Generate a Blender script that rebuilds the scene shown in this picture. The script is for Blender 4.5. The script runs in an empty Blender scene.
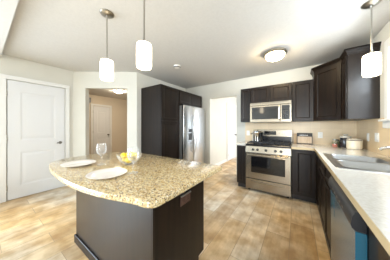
import bpy, bmesh, math, random
from mathutils import Vector, Matrix
R = math.radians
PI = math.pi
scn = bpy.context.scene
col = scn.collection
random.seed(7)

# ------------------------------------------------------------------ camera
cam_d = bpy.data.cameras.new('camera')
cam = bpy.data.objects.new('camera', cam_d)
col.objects.link(cam)
cam.location = (0, 0, 1.253)
cam.rotation_euler = (PI / 2, 0, 0.602)
cam_d.sensor_width = 36
cam_d.lens = 36 * 148.9 / 390
cam_d.shift_y = -3.3 / 390
cam_d.clip_start = 0.02
scn.camera = cam

# ------------------------------------------------------------------ world, daylight, exposure
w = bpy.data.worlds.new('sky')
scn.world = w
w.use_nodes = True
bg = w.node_tree.nodes['Background']
bg.inputs[0].default_value = (0.80, 0.90, 1.0, 1)
bg.inputs[1].default_value = 1.0


def area(name, loc, rot, sx, sy, power, color):
    d = bpy.data.lights.new(name, 'AREA')
    d.shape = 'RECTANGLE'
    d.size, d.size_y, d.energy, d.color = sx, sy, power, color
    o = bpy.data.objects.new(name, d)
    o.location, o.rotation_euler = loc, rot
    col.objects.link(o)
    return o


XA_ = -4.04
# daylight through the dining side behind the camera, the sink window, and the far room's window
area('daylight_dining', (XA_ - .08, -2.6, 1.3), (0, R(-90), 0), 2.1, 3.6, 255, (0.70, 0.85, 1.0))
area('fill_rear', (.25, -5.3, 1.3), (R(90), 0, 0), .95, 1.9, 85, (0.90, 0.95, 1.0))  # unseen fill lamp added behind the camera, clear of the steel reflections
area('daylight_window', (1.14, 2.03, 1.76), (0, R(60), 0), 0.8, 1.15, 46, (0.84, 0.92, 1.0))
area('daylight_far_room', (0.6, 5.4, 1.4), (0, R(90), 0), 2.0, 1.6, 48, (1.0, 0.99, 0.97))
scn.view_settings.view_transform = 'Standard'
scn.view_settings.look = 'None'
scn.view_settings.exposure = 0.8
scn.view_settings.gamma = 1.0
scn.view_settings.use_curve_mapping = False


# ------------------------------------------------------------------ materials
def lin(c):
    return tuple(((v / 255) / 12.92 if v / 255 <= .04045 else ((v / 255 + .055) / 1.055) ** 2.4) for v in c) + (1,)


def mat(name, rgb, rough=.5, metal=0, emit=None, es=0, coat=0, spec=.5):
    m = bpy.data.materials.new(name)
    m.use_nodes = True
    b = m.node_tree.nodes['Principled BSDF']
    b.inputs['Base Color'].default_value = lin(rgb)
    b.inputs['Roughness'].default_value = rough
    b.inputs['Metallic'].default_value = metal
    b.inputs['Coat Weight'].default_value = coat
    b.inputs['Coat Roughness'].default_value = .15
    b.inputs['Specular IOR Level'].default_value = spec
    if emit:
        b.inputs['Emission Color'].default_value = lin(emit)
        b.inputs['Emission Strength'].default_value = es
    return m


def noisy(m, rgb2, scale=(8, 8, 8), detail=4, lo=.35, hi=.65, bump=0):
    """mix the base colour with rgb2 by an object-space noise"""
    nt = m.node_tree
    b = nt.nodes['Principled BSDF']
    c1 = tuple(b.inputs['Base Color'].default_value)
    tc = nt.nodes.new('ShaderNodeTexCoord')
    mp = nt.nodes.new('ShaderNodeMapping')
    mp.inputs['Scale'].default_value = scale
    nz = nt.nodes.new('ShaderNodeTexNoise')
    nz.inputs['Scale'].default_value = 1
    nz.inputs['Detail'].default_value = detail
    rp = nt.nodes.new('ShaderNodeValToRGB')
    rp.color_ramp.elements[0].position, rp.color_ramp.elements[1].position = lo, hi
    rp.color_ramp.elements[0].color, rp.color_ramp.elements[1].color = c1, lin(rgb2)
    nt.links.new(tc.outputs['Object'], mp.inputs['Vector'])
    nt.links.new(mp.outputs['Vector'], nz.inputs['Vector'])
    nt.links.new(nz.outputs['Fac'], rp.inputs['Fac'])
    nt.links.new(rp.outputs['Color'], b.inputs['Base Color'])
    if bump:
        bp = nt.nodes.new('ShaderNodeBump')
        bp.inputs['Strength'].default_value = bump
        bp.inputs['Distance'].default_value = .01
        nt.links.new(nz.outputs['Fac'], bp.inputs['Height'])
        nt.links.new(bp.outputs['Normal'], b.inputs['Normal'])
    return m


M = {}
M['wall'] = noisy(mat('wall_paint', (204, 202, 193), .7), (208, 206, 197), (3, 3, 3))
M['ceiling'] = noisy(mat('ceiling_paint', (200, 198, 194), .85), (204, 202, 198), (40, 40, 40), bump=.03)
M['hall'] = mat('hall_paint', (206, 194, 176), .75)
M['white'] = mat('white_trim', (222, 222, 220), .45)
M['door'] = mat('door_paint', (214, 215, 217), .4)
M['espresso'] = noisy(mat('espresso_wood', (18, 12, 9), .38, coat=.06, spec=.25), (32, 22, 15), (26, 26, 2.2), 6)
M['espresso_dark'] = mat('toe_kick_wood', (24, 19, 18), .5)
M['panel'] = noisy(mat('espresso_panel', (23, 17, 14), .34, coat=.25, spec=.35), (33, 24, 19), (26, 26, 2.2), 6)
M['steel'] = noisy(mat('stainless', (162, 153, 138), .27, 1), (151, 143, 129), (2, 2, 220), 2)
M['steel_v'] = noisy(mat('stainless_vertical', (204, 207, 210), .27, 1), (190, 194, 198), (220, 220, 2), 2)
M['steel_film'] = noisy(mat('film_covered_steel', (112, 130, 138), .2, .45), (98, 116, 124), (2, 2, 3), 3)
M['sink_steel'] = mat('sink_steel', (168, 170, 172), .3, 1)
M['chrome'] = mat('chrome', (225, 227, 230), .08, 1)
M['nickel'] = mat('brushed_nickel', (170, 166, 158), .3, 1)
M['dark_nickel'] = mat('dark_nickel', (112, 108, 102), .3, 1)
M['grey_side'] = mat('fridge_side_grey', (120, 120, 120), .45)
M['black'] = mat('black_enamel', (18, 18, 20), .25)
M['blackglass'] = mat('black_glass', (14, 15, 18), .05, coat=.5)
M['iron'] = mat('cast_iron', (28, 28, 30), .55)
M['charcoal'] = mat('charcoal_plastic', (38, 38, 40), .35)
M['film'] = mat('blue_film', (44, 92, 110), .25, coat=.5)
M['counter'] = noisy(mat('laminate', (208, 207, 203), .2, coat=.6), (196, 193, 185), (60, 60, 60), 6)
M['edge'] = mat('edge_bounce_tan', (186, 164, 126), .35)  # tan imitates warm light off the floor on the worktop front
M['plate'] = mat('plate_porcelain', (240, 234, 230), .12, coat=.4)
M['lemon'] = noisy(mat('lemon_skin', (250, 222, 56), .4), (244, 210, 40), (60, 60, 60), bump=.15)
M['ivory'] = mat('ivory_ceramic', (236, 226, 204), .25, coat=.3)
M['plastic'] = mat('white_plastic', (238, 236, 230), .35)
M['brown_plastic'] = mat('brown_plastic', (74, 52, 44), .35)
M['slot'] = mat('dark_slot', (20, 16, 15), .5)
M['tanwood'] = noisy(mat('tan_wood', (190, 158, 118), .5), (172, 138, 98), (40, 6, 6), 5)
M['signface'] = noisy(mat('sign_face', (204, 182, 156), .5), (190, 166, 138), (40, 6, 6), 5)
M['signframe'] = mat('sign_frame', (52, 46, 42), .45)
M['chalk'] = mat('chalk_white', (232, 230, 224), .7)
M['lidglass'] = mat('pale_lid', (206, 200, 188), .15, coat=.4)
M['darkjar'] = mat('dark_jar', (38, 38, 46), .2, coat=.4)
M['red'] = mat('red_filling', (178, 88, 62), .5)
M['olive'] = mat('olive_filling', (104, 104, 66), .5)
M['shade'] = mat('opal_glass_lit', (250, 246, 238), .3, emit=(255, 236, 205), es=6.0)
M['dome'] = mat('frosted_dome_lit', (250, 246, 238), .3, emit=(255, 228, 180), es=50.0)
M['dome_hall'] = mat('hall_dome_lit', (250, 246, 238), .3, emit=(255, 240, 215), es=140.0)
M['rubber'] = mat('rubber_seal', (60, 60, 62), .6)


def glass(name, tint=(1, 1, 1, 1), gl=.1, dens=.08):
    m = bpy.data.materials.new(name)
    m.use_nodes = True
    nt = m.node_tree
    nt.nodes.clear()
    out = nt.nodes.new('ShaderNodeOutputMaterial')
    tr = nt.nodes.new('ShaderNodeBsdfTransparent')
    tr.inputs[0].default_value = tint
    gs = nt.nodes.new('ShaderNodeBsdfGlossy')
    gs.inputs['Roughness'].default_value = .03
    lw = nt.nodes.new('ShaderNodeLayerWeight')
    lw.inputs['Blend'].default_value = .5
    pw = nt.nodes.new('ShaderNodeMath')
    pw.operation = 'POWER'
    pw.inputs[1].default_value = 3
    nt.links.new(lw.outputs['Facing'], pw.inputs[0])
    ma = nt.nodes.new('ShaderNodeMath')
    ma.operation = 'MULTIPLY_ADD'
    ma.inputs[1].default_value = gl
    ma.inputs[2].default_value = .04
    ma.use_clamp = True
    df = nt.nodes.new('ShaderNodeBsdfDiffuse')
    df.inputs[0].default_value = (.95, .96, .96, 1)
    m0 = nt.nodes.new('ShaderNodeMixShader')
    me_ = nt.nodes.new('ShaderNodeMath')
    me_.operation = 'MULTIPLY_ADD'
    me_.inputs[1].default_value = dens * 9
    me_.inputs[2].default_value = dens
    me_.use_clamp = True
    nt.links.new(pw.outputs[0], me_.inputs[0])
    nt.links.new(me_.outputs[0], m0.inputs[0])
    nt.links.new(tr.outputs[0], m0.inputs[1])
    nt.links.new(df.outputs[0], m0.inputs[2])
    mx = nt.nodes.new('ShaderNodeMixShader')
    nt.links.new(pw.outputs[0], ma.inputs[0])
    nt.links.new(ma.outputs[0], mx.inputs[0])
    nt.links.new(m0.outputs[0], mx.inputs[1])
    nt.links.new(gs.outputs[0], mx.inputs[2])
    nt.links.new(mx.outputs[0], out.inputs[0])
    return m


M['glass'] = glass('clear_glass', (.985, .985, .985, 1), .12, .045)
M['pane'] = glass('window_glass', (.98, .99, .99, 1), .4, .0)


def granite():
    m = mat('granite', (214, 190, 142), .1, coat=.4)
    nt = m.node_tree
    b = nt.nodes['Principled BSDF']
    tc = nt.nodes.new('ShaderNodeTexCoord')

    def noise(sc, det, lo, hi):
        n = nt.nodes.new('ShaderNodeTexNoise')
        n.inputs['Scale'].default_value = sc
        n.inputs['Detail'].default_value = det
        r = nt.nodes.new('ShaderNodeValToRGB')
        r.color_ramp.elements[0].position, r.color_ramp.elements[1].position = lo, hi
        nt.links.new(tc.outputs['Object'], n.inputs['Vector'])
        nt.links.new(n.outputs['Fac'], r.inputs['Fac'])
        return r
    cur = None
    for sc, lo, hi, c in ((42, .42, .62, (218, 202, 162)), (75, .51, .61, (186, 154, 100)), (105, .55, .62, (138, 118, 94)),
                          (125, .57, .64, (58, 50, 46)), (90, .60, .68, (236, 230, 212))):
        r = noise(sc, 3, lo, hi)
        mx = nt.nodes.new('ShaderNodeMix')
        mx.data_type = 'RGBA'
        mx.inputs[6].default_value = lin((206, 182, 134))
        if cur:
            nt.links.new(cur, mx.inputs[6])
        mx.inputs[7].default_value = lin(c)
        nt.links.new(r.outputs['Color'], mx.inputs[0])
        cur = mx.outputs[2]
    nt.links.new(cur, b.inputs['Base Color'])
    return m


M['granite'] = granite()


def floor_mat():
    m = mat('vinyl_plank', (190, 168, 138), .32)
    nt = m.node_tree
    b = nt.nodes['Principled BSDF']
    tc = nt.nodes.new('ShaderNodeTexCoord')
    mp = nt.nodes.new('ShaderNodeMapping')
    mp.inputs['Rotation'].default_value = (0, 0, R(90))
    mp.inputs['Location'].default_value = (.13, .07, 0)
    br = nt.nodes.new('ShaderNodeTexBrick')
    br.offset, br.offset_frequency = .37, 2
    br.inputs['Scale'].default_value = 1
    br.inputs['Brick Width'].default_value = .92
    br.inputs['Row Height'].default_value = .235
    br.inputs['Mortar Size'].default_value = .0022
    br.inputs['Mortar Smooth'].default_value = .3
    br.inputs['Bias'].default_value = 0
    br.inputs['Color1'].default_value = (0, 0, 0, 1)
    br.inputs['Color2'].default_value = (1, 1, 1, 1)
    br.inputs['Mortar'].default_value = (.5, .5, .5, 1)
    nt.links.new(tc.outputs['Object'], mp.inputs[0])
    nt.links.new(mp.outputs[0], br.inputs['Vector'])
    # plank tone
    r1 = nt.nodes.new('ShaderNodeValToRGB')
    e = r1.color_ramp.elements
    e[0].color, e[1].color = lin((218, 200, 174)), lin((252, 244, 228))
    k = e.new(.5)
    k.color = lin((240, 222, 190))
    nt.links.new(br.outputs['Color'], r1.inputs['Fac'])
    # grain and cloudy stain
    g = nt.nodes.new('ShaderNodeMapping')
    g.inputs['Scale'].default_value = (9, 1.6, 1)
    n1 = nt.nodes.new('ShaderNodeTexNoise')
    n1.inputs['Scale'].default_value = 2.2
    n1.inputs['Detail'].default_value = 7
    n1.inputs['Roughness'].default_value = .62
    nt.links.new(tc.outputs['Object'], g.inputs[0])
    nt.links.new(g.outputs[0], n1.inputs['Vector'])
    r2 = nt.nodes.new('ShaderNodeValToRGB')
    r2.color_ramp.elements[0].position, r2.color_ramp.elements[1].position = .32, .7
    r2.color_ramp.elements[0].color, r2.color_ramp.elements[1].color = lin((224, 220, 214)), lin((255, 254, 252))
    nt.links.new(n1.outputs['Fac'], r2.inputs['Fac'])
    n2 = nt.nodes.new('ShaderNodeTexNoise')
    n2.inputs['Scale'].default_value = 5
    n2.inputs['Detail'].default_value = 5
    nt.links.new(tc.outputs['Object'], n2.inputs['Vector'])
    r3 = nt.nodes.new('ShaderNodeValToRGB')
    r3.color_ramp.elements[0].position, r3.color_ramp.elements[1].position = .35, .65
    r3.color_ramp.elements[0].color, r3.color_ramp.elements[1].color = lin((212, 196, 174)), lin((255, 255, 255))
    nt.links.new(n2.outputs['Fac'], r3.inputs['Fac'])

    def mul(a, c, f=1):
        x = nt.nodes.new('ShaderNodeMix')
        x.data_type, x.blend_type = 'RGBA', 'MULTIPLY'
        x.inputs[0].default_value = f
        nt.links.new(a, x.inputs[6])
        nt.links.new(c, x.inputs[7])
        return x.outputs[2]
    # broad cool to warm tint, imitating daylight and lamp light in the colour
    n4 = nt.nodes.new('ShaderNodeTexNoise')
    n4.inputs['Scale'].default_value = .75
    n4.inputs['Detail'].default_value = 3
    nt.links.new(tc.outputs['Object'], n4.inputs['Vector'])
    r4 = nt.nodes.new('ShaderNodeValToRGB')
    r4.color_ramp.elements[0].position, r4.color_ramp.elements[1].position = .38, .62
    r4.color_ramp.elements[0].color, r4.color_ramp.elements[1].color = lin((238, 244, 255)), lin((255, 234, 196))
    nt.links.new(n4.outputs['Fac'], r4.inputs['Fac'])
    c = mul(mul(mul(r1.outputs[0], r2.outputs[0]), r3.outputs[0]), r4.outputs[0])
    mo = nt.nodes.new('ShaderNodeMix')
    mo.data_type = 'RGBA'
    nt.links.new(br.outputs['Fac'], mo.inputs[0])
    nt.links.new(c, mo.inputs[6])
    mo.inputs[7].default_value = lin((150, 128, 104))
    nt.links.new(mo.outputs[2], b.inputs['Base Color'])
    return m


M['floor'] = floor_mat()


def tile_mat():
    m = mat('backsplash_tile', (204, 194, 160), .3)
    nt = m.node_tree
    b = nt.nodes['Principled BSDF']
    tc = nt.nodes.new('ShaderNodeTexCoord')
    sp = nt.nodes.new('ShaderNodeSeparateXYZ')
    ad = nt.nodes.new('ShaderNodeMath')
    cb = nt.nodes.new('ShaderNodeCombineXYZ')
    br = nt.nodes.new('ShaderNodeTexBrick')
    br.offset = 0
    br.inputs['Scale'].default_value = 1
    br.inputs['Brick Width'].default_value = .152
    br.inputs['Row Height'].default_value = .152
    br.inputs['Mortar Size'].default_value = .0025
    br.inputs['Color1'].default_value = lin((216, 192, 156))
    br.inputs['Color2'].default_value = lin((222, 199, 163))
    br.inputs['Mortar'].default_value = lin((210, 188, 154))
    nt.links.new(tc.outputs['Object'], sp.inputs[0])
    nt.links.new(sp.outputs['X'], ad.inputs[0])
    nt.links.new(sp.outputs['Y'], ad.inputs[1])
    nt.links.new(ad.outputs[0], cb.inputs[0])
    nt.links.new(sp.outputs['Z'], cb.inputs[1])
    nt.links.new(cb.outputs[0], br.inputs['Vector'])
    nt.links.new(br.outputs['Color'], b.inputs['Base Color'])
    return m


M['tile'] = tile_mat()


# ------------------------------------------------------------------ mesh helpers
def box(bm, x0, x1, y0, y1, z0, z1, bev=0, seg=1):
    v = [bm.verts.new((x, y, z)) for z in (z0, z1) for y in (y0, y1) for x in (x0, x1)]
    fs = [bm.faces.new([v[i] for i in f]) for f in ((0, 2, 3, 1), (4, 5, 7, 6), (0, 1, 5, 4), (2, 6, 7, 3), (0, 4, 6, 2), (1, 3, 7, 5))]
    if bev:
        es = list({e for f in fs for e in f.edges})
        bmesh.ops.bevel(bm, geom=es, offset=bev, segments=seg, affect='EDGES', profile=.5)


def Bx(*a, **k):
    bm = bmesh.new()
    box(bm, *a, **k)
    return bm


def prism(bm, pts, z0, z1, M4=None):
    """vertical prism over a CCW outline"""
    lo = [bm.verts.new((x, y, z0)) for x, y in pts]
    hi = [bm.verts.new((x, y, z1)) for x, y in pts]
    n = len(pts)
    fs = [bm.faces.new(lo[::-1]), bm.faces.new(hi)]
    fs += [bm.faces.new((lo[i], lo[(i + 1) % n], hi[(i + 1) % n], hi[i])) for i in range(n)]
    if M4 is not None:
        for v in lo + hi:
            v.co = M4 @ v.co
    return fs


def lathe(bm, prof, n=28, M4=None, caps=True):
    """revolve (r, z) profile about z"""
    rings = []
    for r, z in prof:
        if r < 1e-5:
            rings.append([bm.verts.new((0, 0, z))])
        else:
            rings.append([bm.verts.new((r * math.cos(2 * PI * i / n), r * math.sin(2 * PI * i / n), z)) for i in range(n)])
    for a, b in zip(rings, rings[1:]):
        for i in range(n):
            j = (i + 1) % n
            if len(a) == 1 and len(b) == 1:
                continue
            if len(a) == 1:
                bm.faces.new((a[0], b[j], b[i]))
            elif len(b) == 1:
                bm.faces.new((a[i], a[j], b[0]))
            else:
                bm.faces.new((a[i], a[j], b[j], b[i]))
    if caps:
        if len(rings[0]) > 1:
            bm.faces.new(rings[0][::-1])
        if len(rings[-1]) > 1:
            bm.faces.new(rings[-1])
    if M4 is not None:
        for r in rings:
            for v in r:
                v.co = M4 @ v.co


def Lt(prof, n=28, M4=None, caps=True):
    bm = bmesh.new()
    lathe(bm, prof, n, M4, caps)
    return bm


def tube(bm, pts, r, n=10):
    pts = [Vector(p) for p in pts]
    rings = []
    rs = r if isinstance(r, (list, tuple)) else [r] * len(pts)
    up = None
    for i, p in enumerate(pts):
        t = (pts[min(i + 1, len(pts) - 1)] - pts[max(i - 1, 0)]).normalized()
        if up is None:
            up = Vector((0, 0, 1)) if abs(t.z) < .9 else Vector((1, 0, 0))
        a = t.cross(up).normalized()
        b = a.cross(t).normalized()
        up = b
        rings.append([bm.verts.new(p + (a * math.cos(2 * PI * k / n) + b * math.sin(2 * PI * k / n)) * rs[i]) for k in range(n)])
    for A, B in zip(rings, rings[1:]):
        for k in range(n):
            bm.faces.new((A[k], A[(k + 1) % n], B[(k + 1) % n], B[k]))
    bm.faces.new(rings[0][::-1])
    bm.faces.new(rings[-1])


def Tb(pts, r, n=10):
    bm = bmesh.new()
    tube(bm, pts, r, n)
    return bm


def obj(name, bm, m, parent=None, smooth=None, label=None):
    bmesh.ops.recalc_face_normals(bm, faces=bm.faces)
    me = bpy.data.meshes.new(name)
    bm.to_mesh(me)
    bm.free()
    ms = m if isinstance(m, list) else [m]
    for k in ms:
        me.materials.append(M[k] if isinstance(k, str) else k)
    if smooth is not None:
        me.polygons.foreach_set('use_smooth', [True] * len(me.polygons))
        me.set_sharp_from_angle(angle=R(smooth))
    o = bpy.data.objects.new(name, me)
    col.objects.link(o)
    if parent:
        o.parent = parent
    if label:
        o['label'] = label
    return o


def thing(name, label, cat, loc=(0, 0, 0), rz=0, group=None):
    o = bpy.data.objects.new(name, None)
    o.empty_display_size = .05
    col.objects.link(o)
    o.location, o.rotation_euler = loc, (0, 0, rz)
    o['label'], o['category'] = label, cat
    if group:
        o['group'] = group
    return o


def tag(o, label, cat, group=None):
    o['label'], o['category'] = label, cat
    if group:
        o['group'] = group
    return o


def structure(name, bm, m, label, cat, parent=None, smooth=None):
    o = obj(name, bm, m, parent, smooth)
    o['kind'] = 'structure'
    o['label'], o['category'] = label, cat
    return o


def dup(root, loc, rz, label, group=None):
    r = root.copy()
    col.objects.link(r)
    r.location, r.rotation_euler = loc, (0, 0, rz)
    r['label'] = label
    if group:
        r['group'] = group
    for ch in list(root.children):
        c = ch.copy()
        col.objects.link(c)
        c.parent = r
        for g in list(ch.children):
            d = g.copy()
            col.objects.link(d)
            d.parent = c
    return r


def panel_slab(W, H, T, rects, depth=.008, mould=.014, raise_=0.0, margin=.03, x=0, z=0):
    """door leaf, front face at y=0 looking to -y, back at y=T; rects are sunken panels (x0,z0,x1,z1)"""
    bm = bmesh.new()
    xs = sorted({0, W, *[r[0] for r in rects], *[r[2] for r in rects]})
    zs = sorted({0, H, *[r[1] for r in rects], *[r[3] for r in rects]})

    def q(pts):
        bm.faces.new([bm.verts.new((p[0] + x, p[1], p[2] + z)) for p in pts])
    for a, b in zip(xs, xs[1:]):
        for c, d in zip(zs, zs[1:]):
            if not any(r[0] <= a and b <= r[2] and r[1] <= c and d <= r[3] for r in rects):
                q(((a, 0, c), (b, 0, c), (b, 0, d), (a, 0, d)))
    for (a, c, b, d) in rects:
        loops = [(0, 0), (mould, depth)]
        if raise_:
            loops += [(mould + .012, depth), (mould + margin, depth - raise_)]
        for (i0, y0), (i1, y1) in zip(loops, loops[1:]):
            o_ = [(a + i0, y0, c + i0), (b - i0, y0, c + i0), (b - i0, y0, d - i0), (a + i0, y0, d - i0)]
            n_ = [(a + i1, y1, c + i1), (b - i1, y1, c + i1), (b - i1, y1, d - i1), (a + i1, y1, d - i1)]
            for k in range(4):
                q((o_[k], o_[(k + 1) % 4], n_[(k + 1) % 4], n_[k]))
        q(n_)
    q(((0, T, 0), (0, T, H), (W, T, H), (W, T, 0)))
    q(((0, 0, 0), (0, 0, H), (0, T, H), (0, T, 0)))
    q(((W, 0, 0), (W, T, 0), (W, T, H), (W, 0, H)))
    q(((0, 0, 0), (0, T, 0), (W, T, 0), (W, 0, 0)))
    q(((0, 0, H), (W, 0, H), (W, T, H), (0, T, H)))
    bmesh.ops.remove_doubles(bm, verts=bm.verts, dist=1e-5)
    return bm


def cab_door(parent, name, x, z, W, H, T=.02, y=0, m='espresso', fr=.058):
    bm = panel_slab(W, H, T, [(fr, fr, W - fr, H - fr)], .009, .012, x=x, z=z)
    for v in bm.verts:
        v.co.y += y
    return obj(name, bm, m, parent)


# ------------------------------------------------------------------ setting
ZC = 2.46          # ceiling
YB = 3.744         # range wall
XR = 0.862         # sink wall
XA = -4.04         # left wall
XC = -2.93         # fridge wall
DA, DB = Vector((XA, 1.175)), Vector((XC, 1.985))      # the slanted wall
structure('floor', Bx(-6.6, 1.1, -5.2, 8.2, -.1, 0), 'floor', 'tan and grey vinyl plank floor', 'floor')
structure('ceiling', Bx(-6.6, 1.1, -5.2, 8.2, ZC, ZC + .1), 'ceiling', 'off white painted ceiling', 'ceiling')
structure('trim_1', Bx(XA, XR, .03, .205, 2.385, ZC), 'ceiling', 'white dropped header beam under the ceiling at upper left', 'beam')
bm = bmesh.new()
box(bm, XA - .12, XA, -.75, 1.175, 0, ZC)
box(bm, XA - .12, XA, -5.2, -4.45, 0, ZC)
box(bm, XA - .12, XA, -4.45, -.75, 2.38, ZC)
structure('wall_left', bm, 'wall', 'cream wall around the white panel door on the left', 'wall')


def wall_run(name, A, B, t, openings, m, label, side=1):
    """wall along A->B with thickness t to the left (side=1) and rectangular openings (u0,u1,ztop) from the floor"""
    A, B = Vector(A), Vector(B)
    d = (B - A)
    L = d.length
    d.normalize()
    n = Vector((-d.y, d.x)) * t * side
    bm = bmesh.new()

    def piece(u0, u1, z0, z1):
        p, q_ = A + d * u0, A + d * u1
        pts = [p, q_, q_ + n, p + n]
        prism(bm, [(v.x, v.y) for v in pts], z0, z1)
    u = 0
    for (u0, u1, zt) in openings:
        if u0 > u:
            piece(u, u0, 0, ZC)
        piece(u0, u1, zt, ZC)
        u = u1
    if u < L:
        piece(u, L, 0, ZC)
    return structure(name, bm, m, label, 'wall')


wall_run('wall_slanted', DA, DB, .12, [(.262, 1.165, 2.10)], 'wall', 'cream slanted wall with the cased opening to the hall')
structure('wall_fridge', Bx(XC - .12, XC, 1.985, YB, 0, ZC), 'wall', 'cream wall behind the dark fridge cabinets', 'wall')
wall_run('wall_back', (XC - .12, YB), (XR, YB), .12, [(-2.053 - XC + .12, -1.283 - XC + .12, 2.055)], 'wall',
         'cream wall behind the range with an open doorway')
bm = bmesh.new()
box(bm, XR, XR + .13, -5.2, 1.42, 0, ZC)
box(bm, XR, XR + .13, 2.63, YB + .12, 0, ZC)
box(bm, XR, XR + .13, 1.42, 2.63, 0, 1.31)
box(bm, XR, XR + .13, 1.42, 2.63, 2.16, ZC)
structure('wall_right', bm, 'wall', 'cream wall with the window over the sink', 'wall')
# hall behind the slanted wall
structure('wall_hall', Bx(-6.52, -6.4, -.6, 4.6, 0, ZC), 'hall', 'beige hall wall with a white door seen through the opening', 'wall')
structure('wall_hall_end', Bx(-6.4, XC - .12, 4.5, 4.6, 0, ZC), 'hall', 'beige end wall of the hall', 'wall')
structure('wall_hall_side', Bx(-6.4, XA - .12, -.6, -.5, 0, ZC), 'hall', 'beige near wall of the hall', 'wall')
# room beyond the doorway
structure('wall_far_room', Bx(-2.2, -2.1, YB + .12, 8.1, 0, ZC), 'wall', 'bright white wall of the room beyond the doorway', 'wall')
structure('wall_far_end', Bx(-2.1, .9, 8.0, 8.1, 0, ZC), 'wall', 'end wall of the room beyond the doorway', 'wall')


# doors -------------------------------------------------------------
def house_door(name, loc, rz, W, label, cw=.07, lever=True, knob_at='right'):
    root = structure(name, panel_slab(W, 2.03, .03, [(.14, .21, W - .14, .80), (.14, 1.0, W - .14, 1.86)], .006, .022, .004, .05, z=.012),
                     'door', label, 'door')
    root.location, root.rotation_euler = loc, (0, 0, rz)
    bm = bmesh.new()
    for (a, b) in ((-.012 - cw, -.012), (W + .012, W + .012 + cw)):
        box(bm, a, b, -.006, .024, 0, 2.055, .004)
    box(bm, -.012 - cw, W + .012 + cw, -.008, .024, 2.055, 2.055 + cw, .004)
    obj('casing', bm, 'white', root)
    kx = W - .07 if knob_at == 'right' else .07
    sgn = -1 if knob_at == 'right' else 1
    T = Matrix.Translation((kx, 0, .93)) @ Matrix.Rotation(PI / 2, 4, 'X')
    bm = Lt([(.028, 0), (.028, .008), (.012, .012), (.011, .04)], 18, T)
    if lever:
        tube(bm, [(kx, -.04, .93), (kx + sgn * .02, -.046, .93), (kx + sgn * .06, -.044, .93)], [.013, .012, .011], 10)
    else:
        lathe(bm, [(.011, .03), (.026, .045), (.028, .055), (.02, .066), (0, .069)], 18, T, caps=False)
    obj('door_handle', bm, 'dark_nickel', root, 40)
    hx = -.008 if knob_at == 'right' else W + .008
    for z in (.22, 1.05, 1.82):
        obj('hinge', Lt([(.007, z - .045), (.007, z + .045)], 10, Matrix.Translation((hx, -.004, 0))), 'nickel', root, 40)
    return root


house_door('door_1', (XA + .028, .278, 0), R(90), .745, 'white two panel door with a lever handle on the left wall')
house_door('door_2', (-6.4 + .028, 2.47, 0), R(90), .60, 'white panel door at the back of the beige hall', lever=False)
house_door('door_3', (-2.1 + .028, 5.16, 0), R(90), .76, 'white door in the bright room beyond the doorway', lever=False)
wall_run('wall_rear', (XA - .12, -5.2), (XR + .13, -5.2), .12, [(3.9, 4.95, 2.3)], 'wall', 'cream wall far behind the camera with an opening added for the rear fill lamp', -1)
# baseboards
structure('baseboard_left', Bx(XA, XA + .014, 1.11, 1.165, 0, .09, .003), 'white', 'white baseboard by the panel door', 'baseboard')
d = (DB - DA).normalized()
n = Vector((d.y, -d.x))
bm = bmesh.new()
for u0, u1 in ((0.01, .262), (1.165, 1.36)):
    p, q_ = DA + d * u0, DA + d * u1
    prism(bm, [(v.x, v.y) for v in (p + n * .014, q_ + n * .014, q_, p)], 0, .09)
structure('baseboard_slanted', bm, 'white', 'white baseboard of the slanted wall', 'baseboard')
structure('baseboard_far', Bx(-2.1, -2.086, YB + .13, 5.06, 0, .1, .003), 'white', 'white baseboard beyond the doorway', 'baseboard')
structure('baseboard_hall', Bx(-6.4, -6.386, 3.19, 4.5, 0, .09, .003), 'white', 'white baseboard in the beige hall', 'baseboard')

# window over the sink ------------------------------------------------
win = structure('window_1', Bx(XR + .02, XR + .10, 1.42, 2.63, 1.31, 1.345), 'white', 'white framed window over the sink', 'window')
bm = bmesh.new()
box(bm, XR + .02, XR + .10, 1.42, 1.46, 1.345, 2.16)
box(bm, XR + .02, XR + .10, 2.59, 2.63, 1.345, 2.16)
box(bm, XR + .02, XR + .10, 1.46, 2.59, 2.12, 2.16)
box(bm, XR + .03, XR + .08, 1.46, 2.59, 1.72, 1.76)
obj('sash_frame', bm, 'white', win)
obj('pane', Bx(XR + .05, XR + .056, 1.46, 2.59, 1.345, 2.12), 'pane', win)
bm = bmesh.new()
box(bm, XR - .018, XR, 1.34, 1.43, 1.34, 2.25, .003)
box(bm, XR - .018, XR, 2.62, 2.71, 1.34, 2.25, .003)
box(bm, XR - .018, XR, 1.43, 2.62, 2.15, 2.25, .003)
obj('casing', bm, 'white', win)
obj('window_stool', Bx(XR - .05, XR + .02, 1.29, 2.77, 1.315, 1.34, .004), 'white', win)
obj('apron', Bx(XR - .018, XR, 1.31, 2.755, 1.235, 1.315, .003), 'white', win)

# backsplash ----------------------------------------------------------
structure('trim_2', Bx(-1.06, XR - .008, YB - .008, YB, .914, 1.40), 'tile', 'beige tile backsplash behind the range', 'backsplash')
bm = bmesh.new()
box(bm, XR - .008, XR, 2.765, YB - .008, .914, 1.36)
box(bm, XR - .008, XR, .2, 2.765, .914, 1.234)
structure('trim_3', bm, 'tile', 'beige tile backsplash along the sink wall', 'backsplash')


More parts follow.
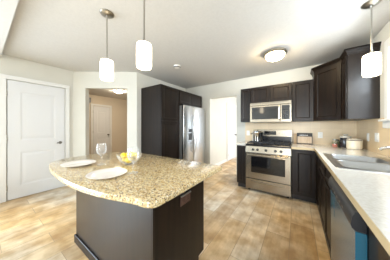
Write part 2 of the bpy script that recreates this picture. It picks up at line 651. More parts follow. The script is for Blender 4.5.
# ------------------------------------------------------------------ fridge wall (facing +x): local x -> +y, local -y -> +x
XF = -2.285
FW = R(90)
t = thing('pantry_cabinet', 'tall dark espresso pantry cabinet left of the refrigerator', 'cabinet', (XF, 2.1, 0), FW)
PW = .545
obj('body', Bx(0, PW, 0, XF - XC - .002, .1, 2.125), 'espresso', t)
obj('toe_kick', Bx(.0, PW, .07, .3, 0, .1), 'espresso_dark', t)
cab_door(t, 'door', .008, 1.375, PW - .014, .74, y=-.021)
cab_door(t, 'door', .008, .115, PW - .014, 1.245, y=-.021)
t = thing('fridge_top_cabinet', 'short dark cabinet with two doors over the refrigerator', 'cabinet', (XF, 2.1 + PW + .002, 1.79), FW)
OW = 3.645 - (2.1 + PW + .002)
obj('body', Bx(0, OW, 0, XF - XC - .002, 0, .335), 'espresso', t)
for k in range(2):
    cab_door(t, 'door', .008 + k * (OW / 2), .012, OW / 2 - .014, .313, y=-.021, fr=.05)

t = thing('refrigerator', 'stainless side by side refrigerator with a dispenser in its left door', 'refrigerator', (-2.15, 2.672, 0), FW)
RW = .95
obj('body', Bx(.004, RW - .004, .07, .72, .02, 1.75, .006), 'grey_side', t)
obj('grille', Bx(.01, RW - .01, .02, .07, .02, .10), 'charcoal', t)
split = .40
bm = bmesh.new()
box(bm, 0, split - .004, 0, .065, .11, 1.765, .014, 3)
dl = obj('freezer_door', bm, 'steel_v', t, 40)
bm = bmesh.new()
box(bm, split + .004, RW, 0, .065, .11, 1.765, .014, 3)
dr = obj('fridge_door', bm, 'steel_v', t, 40)
for x, pr_ in ((split - .045, dl), (split + .05, dr)):
    obj('handle', Tb([(x, 0, .62), (x, -.04, .66), (x, -.046, 1.0), (x, -.04, 1.52), (x, 0, 1.56)], [.010, .010, .011, .010, .010], 10), 'chrome', pr_, 50)
bm = Bx(.17, .335, -.008, .002, .90, 1.22, .004)
disp = obj('dispenser', bm, 'steel_v', dl)
bm = bmesh.new()
box(bm, .19, .32, -.012, -.004, .93, 1.10)
obj('dispenser_recess', bm, 'charcoal', dl)
obj('dispenser_panel', Bx(.19, .32, -.012, -.004, 1.115, 1.20), 'blackglass', dl)
for x in (.06, RW - .1):
    obj('foot', Bx(x, x + .05, .1, .16, 0, .03), 'charcoal', t)

# ------------------------------------------------------------------ range wall
YF = 3.435         # upper door fronts
g_up = 'dark wall cabinets along the range wall'


def upper(name, label, x0, x1, z0, z1, nd, group=g_up):
    t = thing(name, label, 'cabinet', (x0, YF + .02, z0), 0, group)
    W, H = x1 - x0, z1 - z0
    obj('body', Bx(.001, W - .001, 0, YB - YF - .03, 0, H), 'espresso', t)
    dw = W / nd
    for k in range(nd):
        cab_door(t, 'door', k * dw + .006, .008, dw - .012, H - .02, y=-.02, fr=.05)
    return t


upper('wall_cabinet', 'narrow dark wall cabinet left of the microwave', -1.085, -.855, 1.357, 2.118, 1)
upper('wall_cabinet', 'short dark two door wall cabinet above the microwave', -.852, -.086, 1.762, 2.118, 2)
upper('wall_cabinet', 'dark single door wall cabinet between the microwave and the corner cabinet', -.083, .245, 1.357, 2.118, 1)

# diagonal corner cabinet, taller, with crown moulding
ZU, ZT = 1.357, 2.245
XF2 = XR - .309
t = thing('corner_wall_cabinet', 'tall dark diagonal corner wall cabinet with crown moulding', 'cabinet', (0, 0, 0))
e = .01
p0, p1 = Vector((.252, YF + .02)), Vector((XF2 + .02, 3.134))
bm = bmesh.new()
prism(bm, [(.25, YB - .01), (.25, p0.y), (p1.x, 3.134), (XR - .01, 3.134), (XR - .01, YB - .01)], ZU, ZT)
obj('body', bm, 'espresso', t)
dvec = (p1 - p0)
dlen = dvec.length
ang = math.atan2(dvec.y, dvec.x)
do = cab_door(t, 'door', .014, .01, dlen - .028, ZT - ZU - .02, y=-.02)
do.location, do.rotation_euler = (p0.x, p0.y, ZU), (0, 0, ang)


def crown(path, prof):
    """sweep (out, z) profile along an open plan path; outward is to the right of travel"""
    bm = bmesh.new()
    P2 = [Vector(p) for p in path]
    nor = []
    for i in range(len(P2)):
        ns = []
        for a, b in ((i - 1, i), (i, i + 1)):
            if 0 <= a and b < len(P2):
                dd = (P2[b] - P2[a]).normalized()
                ns.append(Vector((dd.y, -dd.x)))
        v = sum(ns, Vector((0, 0))).normalized()
        nor.append(v / max(.3, v.dot(ns[0])))
    rows = [[bm.verts.new((p.x + n_.x * o_, p.y + n_.y * o_, z)) for (o_, z) in prof] for p, n_ in zip(P2, nor)]
    for a, b in zip(rows, rows[1:]):
        for k in range(len(prof)):
            bm.faces.new((a[k], a[(k + 1) % len(prof)], b[(k + 1) % len(prof)], b[k]))
    bm.faces.new(rows[0])
    bm.faces.new(rows[-1][::-1])
    return bm


cprof = [(-.004, ZT - .012), (.006, ZT - .012), (.010, ZT + .012), (.034, ZT + .046), (.042, ZT + .05), (.042, ZT + .066), (-.004, ZT + .066)]
obj('crown_moulding', crown([(.25, YB - .012), (.25, p0.y - .004), (p1.x - .004, 3.134)], cprof), 'espresso', t)

# end cabinet on the sink wall
t = thing('end_wall_cabinet', 'dark wall cabinet with a pale lit end panel beside the window', 'cabinet', (0, 0, 0))
YE = 2.868
obj('body', Bx(XF2 + .02, XR - .002, YE + .004, 3.131, ZU, ZT), 'espresso', t)
obj('end_panel', Bx(XF2 + .016, XR - .002, YE, YE + .004, ZU, ZT), 'panel', t)
do = cab_door(t, 'door', .006, .01, 3.131 - YE - .03, ZT - ZU - .02, y=-.02, fr=.05)
do.location, do.rotation_euler = (XF2 + .02, 3.128, ZU), (0, 0, R(-90))
obj('crown_moulding', crown([(p1.x - .002, 3.131), (p1.x - .002, YE), (XR - .004, YE)], cprof), 'espresso', t)

# microwave -----------------------------------------------------------
t = thing('microwave', 'stainless microwave mounted over the range', 'microwave', (-.848, YB - .404, 1.347))
MW, MH = .76, .41
obj('body', Bx(.004, MW - .004, .03, .39, 0, MH), 'charcoal', t)
bm = bmesh.new()
box(bm, 0, .575, 0, .03, .0, .345, .004)
dm = obj('door', bm, 'steel', t)
obj('window', Bx(.04, .535, -.003, .004, .06, .315, .002), 'blackglass', dm)
obj('handle', Tb([(.556, 0, .045), (.556, -.035, .06), (.556, -.038, .17), (.556, -.035, .30), (.556, 0, .315)], .010, 10), 'chrome', dm, 50)
cp = obj('control_panel', Bx(.578, MW, 0, .03, 0, .345, .004), 'steel', t)
obj('keypad', Bx(.60, MW - .03, -.003, .004, .05, .325, .002), 'blackglass', cp)
bm = bmesh.new()
for r_ in range(5):
    for c_ in range(3):
        box(bm, .613 + c_ * .04, .64 + c_ * .04, -.005, -.002, .065 + r_ * .034, .085 + r_ * .034)
obj('buttons', bm, 'charcoal', cp)
vg = obj('vent_grille', Bx(0, MW, 0, .03, .349, MH, .004), 'steel', t)
bm = bmesh.new()
for k in range(18):
    box(bm, .05 + k * .037, .078 + k * .037, -.002, .004, .39, .397)
obj('vent_slot', bm, 'charcoal', vg)

# base cabinets on the range wall ------------------------------------
YL = 3.03          # base door fronts
g_b = 'dark base cabinets'


def base_cab(parent, W, spec, D=.60, H=.774, hollow=False):
    """body raised on a toe kick; spec = list of (kind, x, w, z0, z1)"""
    bm = bmesh.new()
    if hollow:
        box(bm, .001, .016, 0, D, .1, .1 + H)
        box(bm, W - .016, W - .001, 0, D, .1, .1 + H)
        box(bm, .016, W - .016, 0, D, .1, .116)
        box(bm, .016, W - .016, 0, .018, .116, .69)
        box(bm, .016, W - .016, 0, .008, .69, .1 + H)
    else:
        box(bm, .001, W - .001, .0, D, .1, .1 + H)
    obj('body', bm, 'espresso', parent)
    obj('toe_kick', Bx(.001, W - .001, .07, .12, 0, .1), 'espresso_dark', parent)
    for kind, x, w_, z0, z1 in spec:
        cab_door(parent, kind, x + .005, z0, w_ - .01, z1 - z0, y=-.02, fr=.05 if kind == 'door' else .03)


t = thing('base_cabinet', 'narrow dark base cabinet left of the range', 'cabinet', (-1.035, YL + .02, 0), 0, g_b)
base_cab(t, .18, [('door', 0, .18, .112, .86)], YB - YL - .03)
t = thing('base_cabinet', 'dark base cabinet with one door between the range and the corner', 'cabinet', (-.083, YL + .02, 0), 0, g_b)
base_cab(t, .34, [('door', .035, .29, .112, .86)], YB - YL - .03)

# base cabinets along the sink wall (facing -x): local x -> -y, local -y -> -x
XS = .257
RS = R(-90)
t = thing('base_cabinet', 'dark base cabinet on the sink side nearest the range', 'cabinet', (XS, 3.045, 0), RS, g_b)
base_cab(t, .49, [('door', .09, .39, .112, .86)], XR - XS - .01)
t = thing('sink_cabinet', 'dark sink base cabinet with two doors under false drawer fronts', 'cabinet', (XS, 2.553, 0), RS, g_b)
base_cab(t, .955, [('door', 0, .47, .112, .69), ('door', .475, .47, .112, .69), ('drawer_front', 0, .47, .705, .862),
                   ('drawer_front', .475, .47, .705, .862)], XR - XS - .01, hollow=True)
t = thing('base_cabinet', 'dark base cabinet at the right edge, this side of the dishwasher', 'cabinet', (XS, .965, 0), RS, g_b)
base_cab(t, .60, [], XR - XS - .01)
cab_door(t, 'door', .16, .112, .43, .75, y=-.02)

# dishwasher ----------------------------------------------------------
t = thing('dishwasher', 'stainless dishwasher with blue protective film under the counter', 'dishwasher', (.22, 1.59, 0), RS)
DW = .61
obj('tub', Bx(.006, DW - .004, .04, .58, .03, .868), 'charcoal', t)
obj('toe_panel', Bx(.006, DW - .006, .06, .1, 0, .1), 'black', t)
dd = obj('door', Bx(0, DW, 0, .036, .11, .772, .004), 'steel_film', t)
bm = bmesh.new()
box(bm, DW - .012, DW + .001, -.0012, .0365, .112, .771)
obj('film_edge', bm, 'film', dd, label='blue protective film wrapped on the door edge')
obj('film_corner', Bx(.0, .13, -.0012, .001, .60, .771), 'film', dd)
# control strip, rounded front
bm = bmesh.new()
pts = [(0.036, .775), (0.0, .775), (-.012, .785), (-.016, .80), (-.012, .835), (.0, .86), (.02, .868), (.036, .868)]
lo = [bm.verts.new((0, y, z)) for y, z in pts]
hi = [bm.verts.new((DW, y, z)) for y, z in pts]
bm.faces.new(lo)
bm.faces.new(hi[::-1])
for i in range(len(pts)):
    j = (i + 1) % len(pts)
    bm.faces.new((lo[i], lo[j], hi[j], hi[i]))
cs = obj('control_panel', bm, 'charcoal', t, 50)
for k in range(5):
    obj('button', Bx(.16 + k * .07, .185 + k * .07, -.0165, -.010, .808, .816), 'nickel', cs)

# counters ------------------------------------------------------------
ctop = .914
sx0, sx1, sy0, sy1 = .268, .812, 1.675, 2.485      # sink cut-out
bm = bmesh.new()
xe_, ye_ = .224, 3.0
box(bm, -.083, XR - .009, ye_, YB - .009, .875, ctop)
box(bm, xe_, sx0 + .02, .3, ye_, .875, ctop)
box(bm, sx1 - .02, XR - .009, .3, ye_, .875, ctop)
box(bm, sx0 + .02, sx1 - .02, .3, sy0 + .02, .875, ctop)
box(bm, sx0 + .02, sx1 - .02, sy1 - .02, ye_, .875, ctop)
bmesh.ops.remove_doubles(bm, verts=bm.verts, dist=1e-5)
ct = tag(obj('countertop', bm, 'counter'), 'long L shaped pale laminate worktop holding the sink', 'countertop')
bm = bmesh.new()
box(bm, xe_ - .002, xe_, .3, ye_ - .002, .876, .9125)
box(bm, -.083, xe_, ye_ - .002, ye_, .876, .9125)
obj('edge_bounce_strip', bm, 'edge', ct, label='added worktop edge strip, coloured tan for warm floor bounce')
tag(obj('countertop', Bx(-1.05, -.852, ye_, YB - .009, .875, ctop, .004), 'counter'), 'small pale worktop piece left of the range', 'countertop')

# sink ----------------------------------------------------------------
t = thing('sink', 'double bowl stainless sink set in the pale worktop', 'sink', (0, 0, 0))


def rrect(x0, x1, y0, y1, r, n=5):
    pts = []
    for cx, cy, a0 in ((x1 - r, y1 - r, 0), (x0 + r, y1 - r, 90), (x0 + r, y0 + r, 180), (x1 - r, y0 + r, 270)):
        for k in range(n + 1):
            a = R(a0 + 90 * k / n)
            pts.append((cx + r * math.cos(a), cy + r * math.sin(a)))
    return pts


bm = bmesh.new()
bowls = [(sx0 + .05, sx1 - .09, sy0 + .045, (sy0 + sy1) / 2 - .02), (sx0 + .05, sx1 - .09, (sy0 + sy1) / 2 + .02, sy1 - .045)]
zt = ctop + .004
outer = rrect(sx0, sx1, sy0, sy1, .03)
o_t = [bm.verts.new((x, y, zt)) for x, y in outer]
o_b = [bm.verts.new((x, y, ctop)) for x, y in rrect(sx0 - .004, sx1 + .004, sy0 - .004, sy1 + .004, .032)]
for i in range(len(outer)):
    j = (i + 1) % len(outer)
    bm.faces.new((o_b[i], o_b[j], o_t[j], o_t[i]))
edges = [bm.edges.get((o_t[i], o_t[(i + 1) % len(outer)])) for i in range(len(outer))]
for b in bowls:
    loop = rrect(*b, .06)
    vs = [bm.verts.new((x, y, zt)) for x, y in loop]
    edges += [bm.edges.new((vs[i], vs[(i + 1) % len(vs)])) for i in range(len(vs))]
bmesh.ops.triangle_fill(bm, use_beauty=True, edges=edges)
for f in list(bm.faces):
    c_ = f.calc_center_median()
    if abs(c_.z - zt) < 1e-5 and all(abs(v.co.z - zt) < 1e-5 for v in f.verts):
        for b in bowls:
            if b[0] + .01 < c_.x < b[1] - .01 and b[2] + .01 < c_.y < b[3] - .01 and all(any(abs((v.co - e_.co).length) < 1e-6 for e_ in [v]) and b[0] - 1e-4 <= v.co.x <= b[1] + 1e-4 and b[2] - 1e-4 <= v.co.y <= b[3] + 1e-4 for v in f.verts):
                bm.faces.remove(f)
                break
obj('rim', bm, 'sink_steel', t)
for b in bowls:
    bm = bmesh.new()
    rows = []
    for ins, z, r in ((0, zt, .06), (.006, zt - .012, .06), (.012, zt - .15, .06), (.03, zt - .18, .06), (.05, zt - .185, .05)):
        rows.append([bm.verts.new((x, y, z)) for x, y in rrect(b[0] + ins, b[1] - ins, b[2] + ins, b[3] - ins, r)])
    for a, c_ in zip(rows, rows[1:]):
        for i in range(len(a)):
            j = (i + 1) % len(a)
            bm.faces.new((a[i], a[j], c_[j], c_[i]))
    bm.faces.new(rows[-1])
    bo = obj('bowl', bm, 'sink_steel', t, 50)
    obj('drain', Lt([(.0, .001), (.028, .001), (.04, .004), (.042, .0)], 20, Matrix.Translation(((b[0] + b[1]) / 2, (b[2] + b[3]) / 2, zt - .185)), caps=False), 'chrome', bo, 40)
# faucet on the sink's back ledge
fx, fy = .765, 2.08
t = thing('faucet', 'chrome kitchen faucet behind the sink at the right edge', 'faucet', (fx, fy, zt))
obj('base', Lt([(.032, 0), (.032, .012), (.02, .02), (.018, .11), (.014, .125), (0, .128)], 20), 'chrome', t, 40)
obj('spout', Tb([(0, 0, .09), (-.03, 0, .13), (-.065, 0, .146), (-.1, .0, .146), (-.13, 0, .138), (-.142, 0, .124)], [.014, .013, .012, .012, .012, .014], 12), 'chrome', t, 60)
obj('lever', Tb([(0, 0, .125), (.01, -.02, .15), (.02, -.07, .18)], [.011, .009, .007], 10), 'chrome', t, 60)

# range ---------------------------------------------------------------
t = thing('gas_range', 'stainless gas range with a black cooktop under the microwave', 'range', (-.848, 3.015, 0))
W = .76
obj('body', Bx(.002, W - .002, .03, .70, .03, .895), 'charcoal', t)
for x in (.03, W - .07):
    for y in (.06, .6):
        obj('foot', Bx(x, x + .04, y, y + .04, 0, .03), 'black', t)
dr_ = obj('drawer', Bx(0, W, 0, .03, .045, .245, .005), 'steel', t)
obj('drawer_pull', Bx(.10, W - .10, -.012, .002, .185, .205, .004), 'steel', dr_)
od = obj('oven_door', Bx(0, W, -.005, .03, .255, .745, .006), 'steel', t)
obj('oven_window', Bx(.105, W - .085, -.009, 0, .375, .685, .004), 'blackglass', od)
bm = bmesh.new()
tube(bm, [(.05, -.05, .718), (W - .05, -.05, .718)], .013, 12)
for x in (.08, W - .08):
    tube(bm, [(x, -.004, .718), (x, -.05, .718)], .010, 10)
obj('oven_handle', bm, 'steel', od, 40)
# control panel, slightly tilted
bm = bmesh.new()
pts = [(.03, .755), (-.006, .755), (.012, .875), (.03, .875)]
lo = [bm.verts.new((0, y, z)) for y, z in pts]
hi = [bm.verts.new((W, y, z)) for y, z in pts]
bm.faces.new(lo)
bm.faces.new(hi[::-1])
for i in range(4):
    j = (i + 1) % 4
    bm.faces.new((lo[i], lo[j], hi[j], hi[i]))
cpn = obj('control_panel', bm, 'steel', t)
for kx in (-.71, -.626, -.479, -.324, -.236):
    T = Matrix.Translation((kx + .848, .002, .812)) @ Matrix.Rotation(R(90 - 8.5), 4, 'X')
    obj('knob', Lt([(.023, 0), (.023, .008), (.018, .012), (.016, .035), (.0, .037)], 18, T), 'black', cpn, 35)
ck = obj('cooktop', Bx(0, W, .0, .64, .878, .914, .006), 'black', t)
for bx, by in ((.19, .17), (.57, .17), (.19, .46), (.57, .46), (.38, .31)):
    obj('burner', Lt([(.048, 0), (.048, .008), (.034, .010), (.034, .018), (0, .020)], 20, Matrix.Translation((bx, by, .914))), 'iron', ck, 35)
for gx0, gx1 in ((.025, .258), (.264, .496), (.502, .735)):
    bm = bmesh.new()
    for x in (gx0, gx1 - .012):
        box(bm, x, x + .012, .04, .60, .936, .950)
    for y in (.04, .165, .31, .455, .588):
        box(bm, gx0, gx1, y, y + .012, .936, .950)
    xm = (gx0 + gx1) / 2
    box(bm, xm - .006, xm + .006, .04, .60, .936, .950)
    for x in (gx0, gx1 - .012):
        for y in (.04, .588):
            box(bm, x, x + .012, y, y + .012, .914, .936)
    obj('grate', bm, 'iron', ck)
bgd = obj('backguard', Bx(0, W, .64, .70, .895, 1.185, .006), 'steel', t)
obj('vent_band', Bx(.01, W - .01, .636, .641, .916, 1.045), 'black', bgd)
obj('clock_display', Bx(.235, .47, .634, .641, 1.075, 1.155, .002), 'blackglass', bgd)
bm = bmesh.new()
for k in range(6):
    box(bm, .25 + k * .036, .272 + k * .036, .632, .635, 1.09, 1.11)
obj('clock_buttons', bm, 'charcoal', bgd)

# stock pot on the front left burner
t = thing('stock_pot', 'tall stainless stock pot on the left burner of the range', 'pot', (-.675, 3.27, .950))
obj('body', Lt([(.094, 0), (.102, .006), (.102, .185), (.106, .19), (.099, .19), (.097, .02), (0, .012)], 32, caps=False), 'chrome', t, 40)
ld = obj('lid', Lt([(.105, .1905), (.105, .196), (.075, .21), (.03, .217), (0, .218)], 32, caps=False), 'chrome', t, 40)
obj('lid_knob', Lt([(.008, .216), (.008, .226), (.018, .232), (.016, .24), (0, .242)], 16, caps=False), 'black', ld, 40)
for s in (-1, 1):
    obj('handle', Tb([(s * .098, -.035, .15), (s * .131, -.03, .155), (s * .138, 0, .156), (s * .131, .03, .155), (s * .098, .035, .15)], .007, 8), 'black', t, 50)

# outlets and switches ------------------------------------------------


def plate_fitting(name, label, cat, loc, rz, w_, h_, kind, m='plastic', n_=1, slots='slot'):
    t = thing(name, label, cat, loc, rz)
    obj('cover_plate', Bx(-w_ / 2, w_ / 2, -.006, 0, -h_ / 2, h_ / 2, .002), m, t)
    for k in range(n_):
        cx = (k - (n_ - 1) / 2) * .046
        if kind == 'outlet':
            for s in (-1, 1):
                bm = bmesh.new()
                box(bm, cx - .016, cx + .016, -.009, -.005, s * .02 - .014, s * .02 + .014, .002)
                so = obj('socket', bm, m, t)
                bm = bmesh.new()
                for q_ in (-.007, .005):
                    box(bm, cx + q_, cx + q_ + .002, -.0095, -.0085, s * .02 - .006, s * .02 + .006)
                obj('slot', bm, slots, so)
        else:
            obj('toggle', Bx(cx - .016, cx + .016, -.010, -.005, -.033, .033, .002), m, t)
    return t


YS = YB - .008
plate_fitting('wall_outlet', 'white outlet plate on the tile right of the framed sign', 'outlet', (.365, YS, 1.092), 0, .072, .116, 'outlet')
plate_fitting('wall_outlet', 'white outlet plate on the tile left of the stock pot', 'outlet', (-.99, YS, 1.10), 0, .072, .116, 'outlet')
plate_fitting('light_switch', 'single white switch plate on the sink wall nearer the corner', 'switch', (XR - .008, 3.225, 1.10), RS, .075, .116, 'switch')
plate_fitting('light_switch', 'double white switch plate on the sink wall nearer the window', 'switch', (XR - .008, 2.93, 1.115), RS, .12, .116, 'switch', n_=2)

# counter items -------------------------------------------------------
# framed sign leaning on the backsplash
t = thing('framed_sign', 'dark framed sign with a tan face leaning on the tile right of the range', 'sign', (.118, 3.655, ctop))
t.rotation_euler = (R(-9), 0, 0)
SW, SH = .25, .215
obj('face', Bx(-SW / 2 + .008, SW / 2 - .008, -.004, .006, .008, SH - .045), 'signface', t)
bm = bmesh.new()
box(bm, -SW / 2, -SW / 2 + .01, -.012, .012, 0, SH)
box(bm, SW / 2 - .01, SW / 2, -.012, .012, 0, SH)
box(bm, -SW / 2 + .01, SW / 2 - .01, -.012, .012, 0, .012)
box(bm, -SW / 2 + .01, SW / 2 - .01, -.012, .012, SH - .012, SH)
obj('frame', bm, 'signframe', t)
obj('header_band', Bx(-SW / 2 + .01, SW / 2 - .01, -.008, .006, SH - .07, SH - .012), 'signframe', t)
bm = bmesh.new()
x = -.085
for k in range(14):
    w_ = random.uniform(.006, .011)
    h_ = random.uniform(.009, .019)
    box(bm, x, x + w_, -.0095, -.0078, SH - .052, SH - .052 + h_)
    x += w_ + random.uniform(.001, .004)
obj('lettering', bm, 'chalk', t)
# wooden board standing behind the sign
t = thing('cutting_board', 'tan wooden board leaning behind the left side of the framed sign', 'cutting board', (.062, 3.69, ctop))
t.rotation_euler = (R(-7), 0, 0)
obj('board', Bx(-.125, .10, -.008, .008, 0, .20, .005), 'tanwood', t)

# jars in the corner
t = thing('spice_jar', 'small clear jar with red and green filling left of the dark canister', 'jar', (.520, 3.40, ctop))
obj('jar_glass', Lt([(.034, 0), (.036, .004), (.036, .085), (.026, .1), (.026, .112)], 24, caps=False), 'glass', t, 40)
obj('filling', Lt([(0, .003), (.032, .003), (.032, .05), (0, .05)], 24, Matrix.Translation((0, 0, 0)), caps=False), 'red', t, 40)
obj('top_filling', Lt([(0, .0505), (.032, .0505), (.032, .08), (0, .08)], 24, caps=False), 'olive', t, 40)
obj('lid', Lt([(.028, .112), (.028, .13), (0, .131)], 24), 'nickel', t, 40)
t = thing('pepper_jar', 'small olive green jar beside the jar with red filling', 'jar', (.563, 3.475, ctop))
obj('body', Lt([(.028, 0), (.03, .004), (.03, .09), (.022, .1)], 20), 'olive', t, 40)
obj('lid', Lt([(.024, .1005), (.024, .122), (0, .123)], 20), 'darkjar', t, 40)
t = thing('dark_canister', 'dark blue canister with a pale lid behind the ivory canister', 'canister', (.655, 3.42, ctop))
obj('body', Lt([(.068, 0), (.072, .006), (.072, .15), (.066, .158)], 32), 'darkjar', t, 40)
ld = obj('lid', Lt([(.07, .1585), (.074, .165), (.072, .182), (.04, .19), (0, .191)], 32, caps=False), 'lidglass', t, 40)
obj('lid_knob', Lt([(.012, .19), (.03, .2), (.032, .212), (.02, .218), (0, .219)], 20, caps=False), 'lidglass', ld, 40)
t = thing('ivory_canister', 'wide ivory canister with a dark lid in front of the dark canister', 'canister', (.715, 3.245, ctop))
obj('body', Lt([(.076, 0), (.085, .008), (.087, .03), (.087, .118), (.081, .128)], 36), 'ivory', t, 40)
obj('seal', Lt([(.081, .1285), (.083, .136), (.0, .137)], 36), 'rubber', t, 40)
obj('lid', Lt([(.084, .1375), (.086, .148), (.07, .158), (0, .16)], 36), 'lidglass', t, 40)

# ------------------------------------------------------------------ island
IX0, IX1, IY0, IY1 = -1.983, -.726, .604, 1.20
IZ = .865
t = thing('kitchen_island', 'dark espresso island cabinet under the granite top', 'island', (0, 0, 0))
obj('body', Bx(IX0 + .02, IX1 - .02, IY0 + .02, IY1 - .02, .1, IZ), 'espresso', t)
obj('front_panel', Bx(IX0, IX1 - .02, IY0, IY0 + .02, 0, IZ), 'panel', t)
obj('side_panel', Bx(IX0, IX0 + .02, IY0 + .02, IY1 - .02, 0, IZ), 'panel', t)


def notch(x0, x1):
    bm = bmesh.new()
    pts = [(IY0, 0), (IY1 - .085, 0), (IY1 - .085, .1), (IY1, .1), (IY1, IZ), (IY0, IZ)]
    a = [bm.verts.new((x0, y, z)) for y, z in pts]
    b = [bm.verts.new((x1, y, z)) for y, z in pts]
    bm.faces.new(a)
    bm.faces.new(b[::-1])
    for i in range(len(pts)):
        j = (i + 1) % len(pts)
        bm.faces.new((a[i], a[j], b[j], b[i]))
    return bm


obj('end_panel', notch(IX1 - .02, IX1), 'espresso', t)
obj('corner_post', Bx(IX1 - .003, IX1 + .003, IY0 - .004, IY0 + .012, 0, IZ), 'panel', t)
obj('toe_kick', Bx(IX0 + .02, IX1 - .02, IY1 - .1, IY1 - .085, 0, .1), 'espresso_dark', t)
bm = bmesh.new()
box(bm, IX0 - .015, IX1, IY0 - .015, IY0, 0, .085, .004)
box(bm, IX0 - .015, IX0, IY0, IY1 - .02, 0, .085, .004)
obj('base_moulding', bm, 'espresso', t)
wI = (IX1 - IX0 - .04) / 3
for k in range(3):
    o = cab_door(t, 'door', .004, .0, wI - .008, .735, y=-.02)
    o.location, o.rotation_euler = (IX1 - .02 - k * wI, IY1 - .02, .115), (0, 0, PI)

# granite top with a bowed, rounded seating end
ctrl = [(-.556, 1.235), (-.552, .9), (-.548, .515), (-.556, .472), (-.59, .447), (-.68, .430), (-.87, .375), (-1.07, .340), (-1.3, .325), (-1.6, .334),
        (-1.85, .36), (-2.02, .41), (-2.11, .50), (-2.15, .66), (-2.165, .84), (-2.13, 1.02), (-2.03, 1.15), (-1.90, 1.215), (-1.70, 1.243),
        (-1.2, 1.247), (-.585, 1.250), (-.562, 1.246)]


def smooth_loop(P_, n_=5, sharp=()):
    out = []
    L_ = len(P_)
    for i in range(L_):
        p = [Vector(P_[(i + k - 1) % L_]) for k in range(4)]
        dts = [max(1e-4, (p[k + 1] - p[k]).length) ** .5 for k in range(3)]
        t0 = 0
        t1 = t0 + dts[0]
        t2 = t1 + dts[1]
        t3 = t2 + dts[2]
        for k in range(n_):
            u = t1 + (t2 - t1) * k / n_
            A1 = p[0] * ((t1 - u) / (t1 - t0)) + p[1] * ((u - t0) / (t1 - t0))
            A2 = p[1] * ((t2 - u) / (t2 - t1)) + p[2] * ((u - t1) / (t2 - t1))
            A3 = p[2] * ((t3 - u) / (t3 - t2)) + p[3] * ((u - t2) / (t3 - t2))
            B1 = A1 * ((t2 - u) / (t2 - t0)) + A2 * ((u - t0) / (t2 - t0))
            B2 = A2 * ((t3 - u) / (t3 - t1)) + A3 * ((u - t1) / (t3 - t1))
            out.append(B1 * ((t2 - u) / (t2 - t1)) + B2 * ((u - t1) / (t2 - t1)))
    return out


loop = smooth_loop(ctrl)[::-1]
bm = bmesh.new()
cen = sum(loop, Vector((0, 0))) / len(loop)
rows = []
nl = len(loop)
nrm = []
for i in range(nl):
    dd_ = (loop[(i + 1) % nl] - loop[i - 1]).normalized()
    nrm.append(Vector((dd_.y, -dd_.x)))
for ins, z in ((.006, IZ), (0, IZ + .006), (0, IZ + .027), (.003, IZ + .033), (.008, IZ + .035)):
    rows.append([bm.verts.new((p.x - n_.x * ins, p.y - n_.y * ins, z)) for p, n_ in zip(loop, nrm)])
for a, b in zip(rows, rows[1:]):
    for i in range(nl):
        bm.faces.new((a[i], a[(i + 1) % nl], b[(i + 1) % nl], b[i]))
bm.faces.new(rows[0][::-1])
bm.faces.new(rows[-1])
tag(obj('granite_top', bm, 'granite', None, 35), 'speckled beige granite top with a rounded end on the island', 'countertop')

# outlet on the island's end panel
t = thing('island_outlet', 'brown outlet with a silver cover edge on the island end panel', 'outlet', (IX1, .920, .688), R(90))
obj('cover_plate', Bx(-.062, .062, -.007, 0, -.036, .036, .002), 'brown_plastic', t)
obj('cover_edge', Bx(-.062, .062, -.016, 0, .034, .044, .003), 'nickel', t, label='silver top edge of the cover')
for s in (-1, 1):
    so = obj('socket', Bx(s * .026 - .017, s * .026 + .017, -.010, -.006, -.02, .02, .002), 'brown_plastic', t)
    bm = bmesh.new()
    for q_ in (-.008, .005):
        box(bm, s * .026 - .007, s * .026 + .007, -.0108, -.0095, q_, q_ + .003)
    obj('slot', bm, 'slot', so)

# table setting on the island ----------------------------------------
ZG = IZ + .035
p_s = (.885, .885, .9)
g_p = 'dinner plates on the island'
pp = [(0, .004), (.085, .004), (.09, .002), (.1, .004), (.145, .02), (.147, .023), (.144, .024), (.1, .009), (.085, .007), (0, .007)]
pl = obj('dinner_plate', Lt([(.08, 0), (.085, 0)] + pp[2:], 48, caps=True), 'plate', None, 40)
pl.location = (-1.13, .53, ZG)
pl.scale = p_s
tag(pl, 'white dinner plate at the near side of the island, closer to its right end', 'plate', g_p)
p2 = pl.copy()
col.objects.link(p2)
p2.scale = p_s
p2.location = (-1.655, .525, ZG)
p2['label'] = 'white dinner plate nearest the rounded left end of the island'

g_g = 'wine glasses on the island'
gl = thing('wine_glass', 'clear wine glass behind the left plate', 'wine glass', (-1.507, .652, ZG + .001), 0, g_g)
obj('foot', Lt([(.036, 0), (.036, .002), (.012, .006), (.005, .012)], 28), 'glass', gl, 40)
obj('stem', Lt([(.0065, .012), (.006, .03), (.006, .075), (.008, .084)], 14), 'glass', gl, 40)
obj('bowl', Lt([(.0, .083), (.012, .085), (.03, .10), (.041, .125), (.042, .15), (.036, .195), (.034, .195), (.04, .15), (.039, .126), (.028, .103), (0, .088)], 32, caps=False), 'glass', gl, 40)
dup(gl, (-1.031, .669, ZG + .001), 0, 'clear wine glass in front of the lemon bowl', g_g)

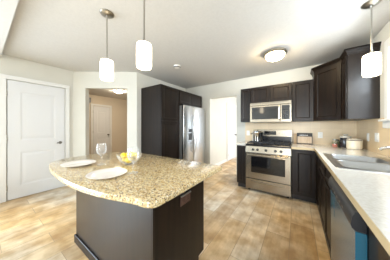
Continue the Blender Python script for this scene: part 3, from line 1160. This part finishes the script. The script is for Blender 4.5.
bx_, by_ = -1.315, .815
bw = obj('glass_bowl', Lt([(0, .0), (.04, 0), (.045, .004), (.075, .03), (.1, .07), (.108, .098), (.105, .099), (.096, .072), (.07, .034), (.04, .01), (0, .008)], 40, caps=False), 'glass', None, 40)
bw.location = (bx_, by_, ZG)
bw.scale = (1.03, 1.03, .95)
tag(bw, 'clear glass bowl holding lemons on the island', 'bowl')
lem = obj('lemon', Lt([(0, -.037), (.005, -.036), (.011, -.031), (.022, -.019), (.027, 0), (.022, .019), (.011, .031), (.005, .036), (0, .037)], 20, caps=False), 'lemon', None, 60)
spots = []
for k, (ang, r_, z_, lb) in enumerate(((200, .044, .043, 'lemon at the left front of the glass bowl, low'), (320, .044, .043, 'lemon at the right front of the glass bowl, low'),
                                       (80, .044, .043, 'lemon at the back of the glass bowl, low'), (245, .05, .084, 'lemon on top at the front left of the heap in the glass bowl'),
                                       (145, .05, .084, 'lemon on top at the back left of the heap in the glass bowl'), (20, .052, .084, 'lemon on top at the right of the heap in the glass bowl'))):
    spots.append((r_ * math.cos(R(ang)), r_ * math.sin(R(ang)), z_ * 1.0, 90, ang, lb))
for i, (dx, dy, dz, rx, rz, lb) in enumerate(spots):
    o = lem if i == 0 else lem.copy()
    if i:
        col.objects.link(o)
    o.location = (bx_ + dx, by_ + dy, ZG + dz)
    o.rotation_euler = (R(rx), 0, R(rz))
    o.scale = (1.0, 1.0, 1.0)
    tag(o, lb, 'lemon', 'lemons in the glass bowl')

# ------------------------------------------------------------------ ceiling fixtures
g_l = 'pendant lamps'
pn = thing('pendant_lamp', 'lit pendant lamp over the island, the left one of the two', 'pendant lamp', (-1.672, .777, ZC), 0, g_l)
obj('canopy', Lt([(0, 0), (.068, 0), (.068, -.008), (.05, -.022), (.012, -.028), (.008, -.045)], 32), 'nickel', pn, 40)
obj('rod', Lt([(.006, -.04), (.006, -.49)], 12), 'nickel', pn, 40)
obj('collar', Lt([(.012, -.478), (.022, -.485), (.026, -.502)], 20), 'nickel', pn, 40)
sh = Lt([(.018, -.498), (.045, -.5), (.058, -.507), (.062, -.525), (.062, -.69), (.057, -.706), (.045, -.712), (0, -.714)], 32, caps=False)
obj('shade', sh, 'shade', pn, 50)
dup(pn, (-1.075, .80, ZC), 0, 'lit pendant lamp over the island, nearer its right end', g_l)
dup(pn, (.597, 2.175, ZC), 0, 'lit pendant lamp over the sink by the window', g_l)

t = thing('flush_ceiling_lamp', 'round lit dome lamp on the ceiling in front of the microwave', 'ceiling lamp', (-.30, 2.72, ZC))
obj('pan', Lt([(0, 0), (.160, 0), (.174, -.014), (.174, -.036), (.160, -.048), (.142, -.05), (0, -.046)], 40), 'nickel', t, 40)
obj('dome', Lt([(.138, -.046), (.136, -.06), (.12, -.088), (.085, -.112), (.04, -.122), (0, -.124)], 40, caps=False), 'dome', t, 50)
obj('finial', Lt([(.012, -.122), (.014, -.132), (.008, -.145), (0, -.148)], 16, caps=False), 'nickel', t, 40)
t = thing('hall_ceiling_lamp', 'lit dome lamp on the hall ceiling seen through the opening', 'ceiling lamp', (-4.97, 2.69, ZC))
obj('pan', Lt([(0, 0), (.125, 0), (.125, -.02), (0, -.022)], 32), 'white', t, 40)
obj('dome', Lt([(.11, -.02), (.10, -.05), (.06, -.07), (0, -.078)], 32, caps=False), 'dome_hall', t, 50)

t = thing('smoke_detector', 'small round white smoke detector on the ceiling', 'smoke detector', (-1.97, 2.24, ZC))
obj('housing', Lt([(0, 0), (.068, 0), (.068, -.018), (.055, -.034), (0, -.036)], 32), 'plastic', t, 40)
obj('vent_ring', Lt([(.0575, -.033), (.064, -.024), (.0665, -.021), (.066, -.0205), (.056, -.0335)], 32, caps=False), 'charcoal', t, 40)
t = thing('door_chime', 'small dark box on the hall wall left of the hall door', 'chime box', (-6.398, 2.345, 2.24), R(90))
obj('cover', Bx(-.045, .045, -.05, 0, -.095, .095, .006), 'charcoal', t)
